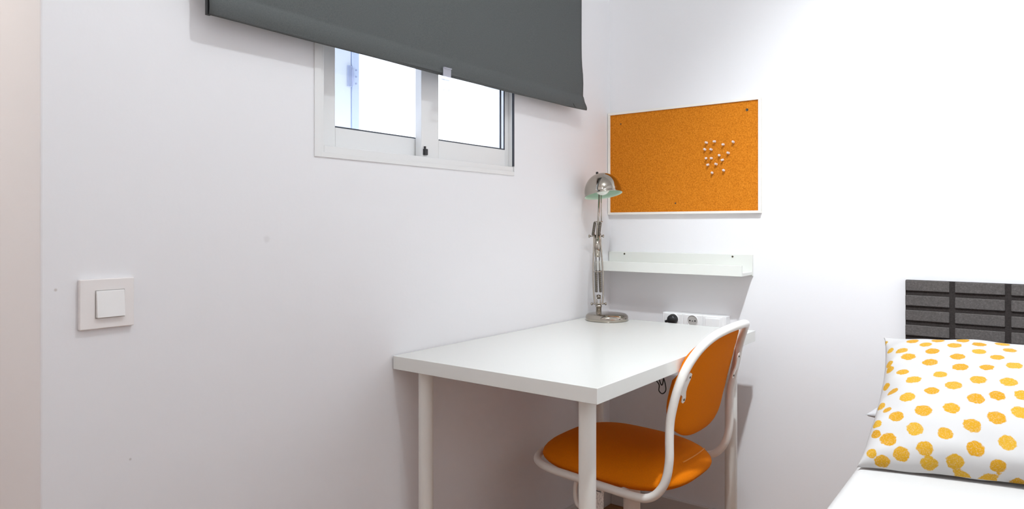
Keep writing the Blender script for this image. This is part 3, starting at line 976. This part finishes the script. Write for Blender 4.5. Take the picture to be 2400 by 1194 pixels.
# ------------------------------------------------------------------ bed
bd = thing('bed', 'single bed with white fitted sheet along the right side', 'bed', (1.45, -1.0, 0))
MX0, MX1, MY0, MY1, MZ = 1.002, 1.93, -2.00, -0.030, 0.5435
bm = boxbm(MX0, MX1, MY0, MY1, 0.31, MZ)
obj('mattress', bm, 'sheet', bd, bevel=0.022, bseg=5)
obj('bed_base', boxbm(MX0 + 0.01, MX1 - 0.01, MY0 + 0.01, MY1, 0.14, 0.31), 'bed_frame', bd, bevel=0.01)
for x in (MX0 + 0.07, MX1 - 0.07):
    for y in (MY0 + 0.07, MY1 - 0.07):
        obj('bed_leg', cylbm((x, y, 0), (x, y, 0.14), 0.022, 0.028, seg=20), 'bed_frame', bd, smooth=True)

# headboard with raised felt panels
hd = thing('headboard', 'charcoal felt headboard with rows of raised rectangular panels', 'headboard', (1.47, 0, 0.5))
obj('backing', boxbm(1.009, 1.93, -0.022, 0, 0.45, 0.9075), 'felt_base', hd)
PW, PG, RH, RG = 0.1175, 0.0135, 0.0310, 0.0130
cols = [(1.009, 1.1206)]
x = 1.1335
while x < 1.92:
    cols.append((x, min(x + PW, 1.93)))
    x += PW + PG
z = 0.9075
for r in range(10):
    for (a, b) in cols:
        jx = random.uniform(-0.0006, 0.0006)
        obj('felt_panel', boxbm(a, b, -0.0275 + jx, -0.021, z - RH, z), 'felt', hd, bevel=0.0025, bseg=2)
    z -= RH + RG

# ------------------------------------------------------------------ pillows
def pillow_surface(BL, BR, TL, TR, tf, tb, bow, seed, ex=0.5, wr=0.004, skew=1.0, exv=None):
    """returns f(u,v,side): soft cushion, seams pinched at the corners"""
    BL, BR, TL, TR = (np.array(p, float) for p in (BL, BR, TL, TR))
    nrm = np.cross(BR - BL, TL - BL)
    nrm /= np.linalg.norm(nrm)
    rs_ = np.random.RandomState(seed)
    ph = rs_.uniform(0, 6.28, 12)
    exv = ex if exv is None else exv
    def f(u, v, side):
        u = np.asarray(u, float)
        v = np.asarray(v, float)
        # edges bow inwards between the corners
        uu = u + bow * (1 - 2 * u) * np.clip(4 * v * (1 - v), 0, 1) ** 0.7 * (abs(2 * u - 1) ** 2)
        vv = v + bow * (1 - 2 * v) * np.clip(4 * u * (1 - u), 0, 1) ** 0.7 * (abs(2 * v - 1) ** 2)
        P = (BL[None] * ((1 - uu) * (1 - vv))[:, None] + BR[None] * (uu * (1 - vv))[:, None]
             + TL[None] * ((1 - uu) * vv)[:, None] + TR[None] * (uu * vv)[:, None])
        vk = v ** skew
        b = (np.clip(4 * u * (1 - u), 0, 1) ** ex) * (np.clip(4 * vk * (1 - vk), 0, 1) ** exv)
        edge = np.exp(-((np.minimum(np.minimum(u, 1 - u) * 1.4, np.minimum(v, 1 - v))) / 0.10) ** 2)
        w = (np.sin(u * 31 + ph[0] + 3 * np.sin(v * 5 + ph[1])) + np.sin(v * 37 + ph[2] + 2 * np.sin(u * 7 + ph[3]))) * edge \
            + 0.6 * np.sin(u * 9 + v * 7 + ph[4]) + 0.5 * np.sin(v * 11 - u * 6 + ph[5])
        t = (tf if side > 0 else -tb) * b + wr * w * np.clip(b * 2.5, 0, 1)
        return P + nrm[None] * t[:, None]
    return f
def build_pillow(name, f, mat, NU=150, NV=110, dots=None):
    us = 0.5 - 0.5 * np.cos(np.linspace(0, PI, NU + 1))
    us = 0.5 * us + 0.5 * np.linspace(0, 1, NU + 1)
    vs_ = 0.5 - 0.5 * np.cos(np.linspace(0, PI, NV + 1))
    vs_ = 0.5 * vs_ + 0.5 * np.linspace(0, 1, NV + 1)
    U, V = np.meshgrid(us, vs_)
    Fr = f(U.ravel(), V.ravel(), 1)
    Bk = f(U.ravel(), V.ravel(), -1)
    W_ = NU + 1
    idx = np.arange((NU + 1) * (NV + 1)).reshape(NV + 1, NU + 1)
    bidx = idx + idx.size
    faces = []
    edge = np.zeros_like(idx, bool)
    edge[0, :] = edge[-1, :] = True
    edge[:, 0] = edge[:, -1] = True
    bidx = np.where(edge, idx, bidx)
    for j in range(NV):
        for i in range(NU):
            faces.append((idx[j, i], idx[j, i + 1], idx[j + 1, i + 1], idx[j + 1, i]))
            faces.append((bidx[j, i], bidx[j + 1, i], bidx[j + 1, i + 1], bidx[j, i + 1]))
    verts = np.concatenate([Fr, Bk])
    me = bpy.data.meshes.new(name)
    me.from_pydata(verts.tolist(), [], [tuple(int(q) for q in fc) for fc in faces])
    if dots is not None:
        d = np.full(len(verts), 9.0)
        tn = np.zeros(len(verts))
        nf = len(Fr)
        for (P, r, tone, side) in dots:
            q = np.linalg.norm(verts - np.array(P)[None], axis=1) / r
            m_ = q < d
            if side > 0:
                m_[nf:] = False
            else:
                m_[:nf] = False
            d[m_] = q[m_]
            tn[m_] = tone
        a = me.attributes.new('dot', 'FLOAT', 'POINT'); a.data.foreach_set('value', d.astype(np.float32))
        a = me.attributes.new('tone', 'FLOAT', 'POINT'); a.data.foreach_set('value', tn.astype(np.float32))
    for p in me.polygons:
        p.use_smooth = True
    bm = bmesh.new(); bm.from_mesh(me)
    loose = [v for v in bm.verts if not v.link_faces]
    bmesh.ops.delete(bm, geom=loose, context='VERTS')
    bm.to_mesh(me); bm.free()
    me.materials.append(M[mat])
    o = bpy.data.objects.new(name, me)
    C.objects.link(o)
    return o

PB = dict(BL=(1.012, -0.735, 0.5475), BR=(1.66, -0.605, 0.5475), TL=(0.990, -0.27, 0.766), TR=(1.66, -0.17, 0.775),
          tf=0.098, tb=0.015, bow=0.030, seed=3, ex=0.33, wr=0.0045, skew=0.66, exv=0.62)
#DOTS-BEGIN
DOT_UV = [(0.0, 0.9361), (0.0167, 0.8128), (0.0602, 0.7717), (0.087, 0.6941), (0.097, 0.8813), (0.1438, 0.8219), (0.1672, 0.7352), (0.1639, 0.621), (0.1839, 0.8813), (0.2375, 0.7991), 
          (0.2508, 0.6667), (0.2642, 0.8767), (0.3144, 0.8219), (0.3144, 0.7215), (0.2609, 0.5616), (0.3378, 0.5525), (0.3846, 0.8539), (0.4047, 0.7534), (0.3679, 0.6575), (0.4147, 0.5708), 
          (0.2007, 0.4977), (0.1171, 0.4658), (0.0736, 0.5479), (0.0234, 0.6164), (0.0167, 0.6621), (0.0201, 0.4749), (0.0502, 0.3973), (0.1806, 0.3562), (0.2441, 0.3973), (0.3144, 0.4429), 
          (0.398, 0.4292), (0.107, 0.3196), (0.311, 0.3059), (0.3679, 0.3333), (0.4348, 0.3425), (0.0468, 0.2603), (0.0836, 0.1963), (0.1639, 0.2192), (0.2441, 0.2374), (0.4281, 0.242), 
          (0.3679, 0.2009), (0.3043, 0.1507), (0.2341, 0.1005), (0.1472, 0.1233), (0.0301, 0.1187), (0.0736, 0.0822), (0.398, 0.0868), (0.1839, 0.0365), (0.3177, 0.0502), (0.1204, 0.0228), 
          (0.2676, 0.0091), (0.3779, 0.0091), (0.0334, 0.0274), (0.0702, 0.0046), (0.2007, 0.0046), (0.291, 0.0), (0.4314, 0.0), (0.0201, 0.3059), (0.0234, 0.1689), (0.3545, 0.0), 
          (0.4951, 0.139), (0.4966, 0.2682), (0.505, 0.4299), (0.4876, 0.5507), (0.4938, 0.7063), (0.4879, 0.8366), (0.4966, 0.9787), (0.5971, 0.0693), (0.6004, 0.2024), (0.5899, 0.3661), 
          (0.5882, 0.4786), (0.603, 0.6345), (0.5972, 0.7525), (0.603, 0.9085), (0.7082, 0.1257), (0.6902, 0.2889), (0.705, 0.4314), (0.7001, 0.5675), (0.7091, 0.6833), (0.6953, 0.837), 
          (0.709, 0.9628), (0.7999, 0.0662), (0.8067, 0.2127), (0.7911, 0.3522), (0.7986, 0.4898), (0.8037, 0.6269), (0.7914, 0.7537), (0.7935, 0.8872), (0.9019, 0.1193), (0.8913, 0.2696), 
          (0.8936, 0.4005), (0.8936, 0.5442), (0.8999, 0.6933), (0.9105, 0.8471), (0.8923, 0.9542)]
#DOTS-END
pf = pillow_surface(**PB)
dots = []
rnd = np.random.RandomState(5)
if not DOT_UV:
    for a in range(11):
        for b in range(8):
            DOT_UV.append(((a + 0.5 + 0.5 * (b % 2)) / 11.0, (b + 0.5) / 8.0))
for (u, v) in DOT_UV:
    dots.append((pf([u], [v], 1)[0], 0.0150 * rnd.uniform(0.92, 1.1) * (0.7 if u < 0.05 else 1.0), rnd.uniform(0, 1), 1))
for a in range(9):
    for b in range(7):
        u, v = (a + 0.5 + 0.5 * (b % 2)) / 9.5, (b + 0.5) / 7.0
        dots.append((pf([u], [v], -1)[0], 0.0133, 0.5, -1))
dp = build_pillow('dotted_pillow', pf, 'dots', 260, 180, dots)
tag(dp, 'white pillow with mustard yellow dots leaning at the headboard', 'pillow', 'pillows on the bed')
wf = pillow_surface((0.985, -0.50, 0.606), (1.66, -0.44, 0.600), (1.03, -0.06, 0.640), (1.68, -0.05, 0.640), 0.035, 0.05, 0.03, 9, 0.36, 0.002)
wp = build_pillow('white_pillow', wf, 'pillowcase', 80, 60)
tag(wp, 'plain white pillow, its corner peeking out behind the dotted pillow', 'pillow', 'pillows on the bed')
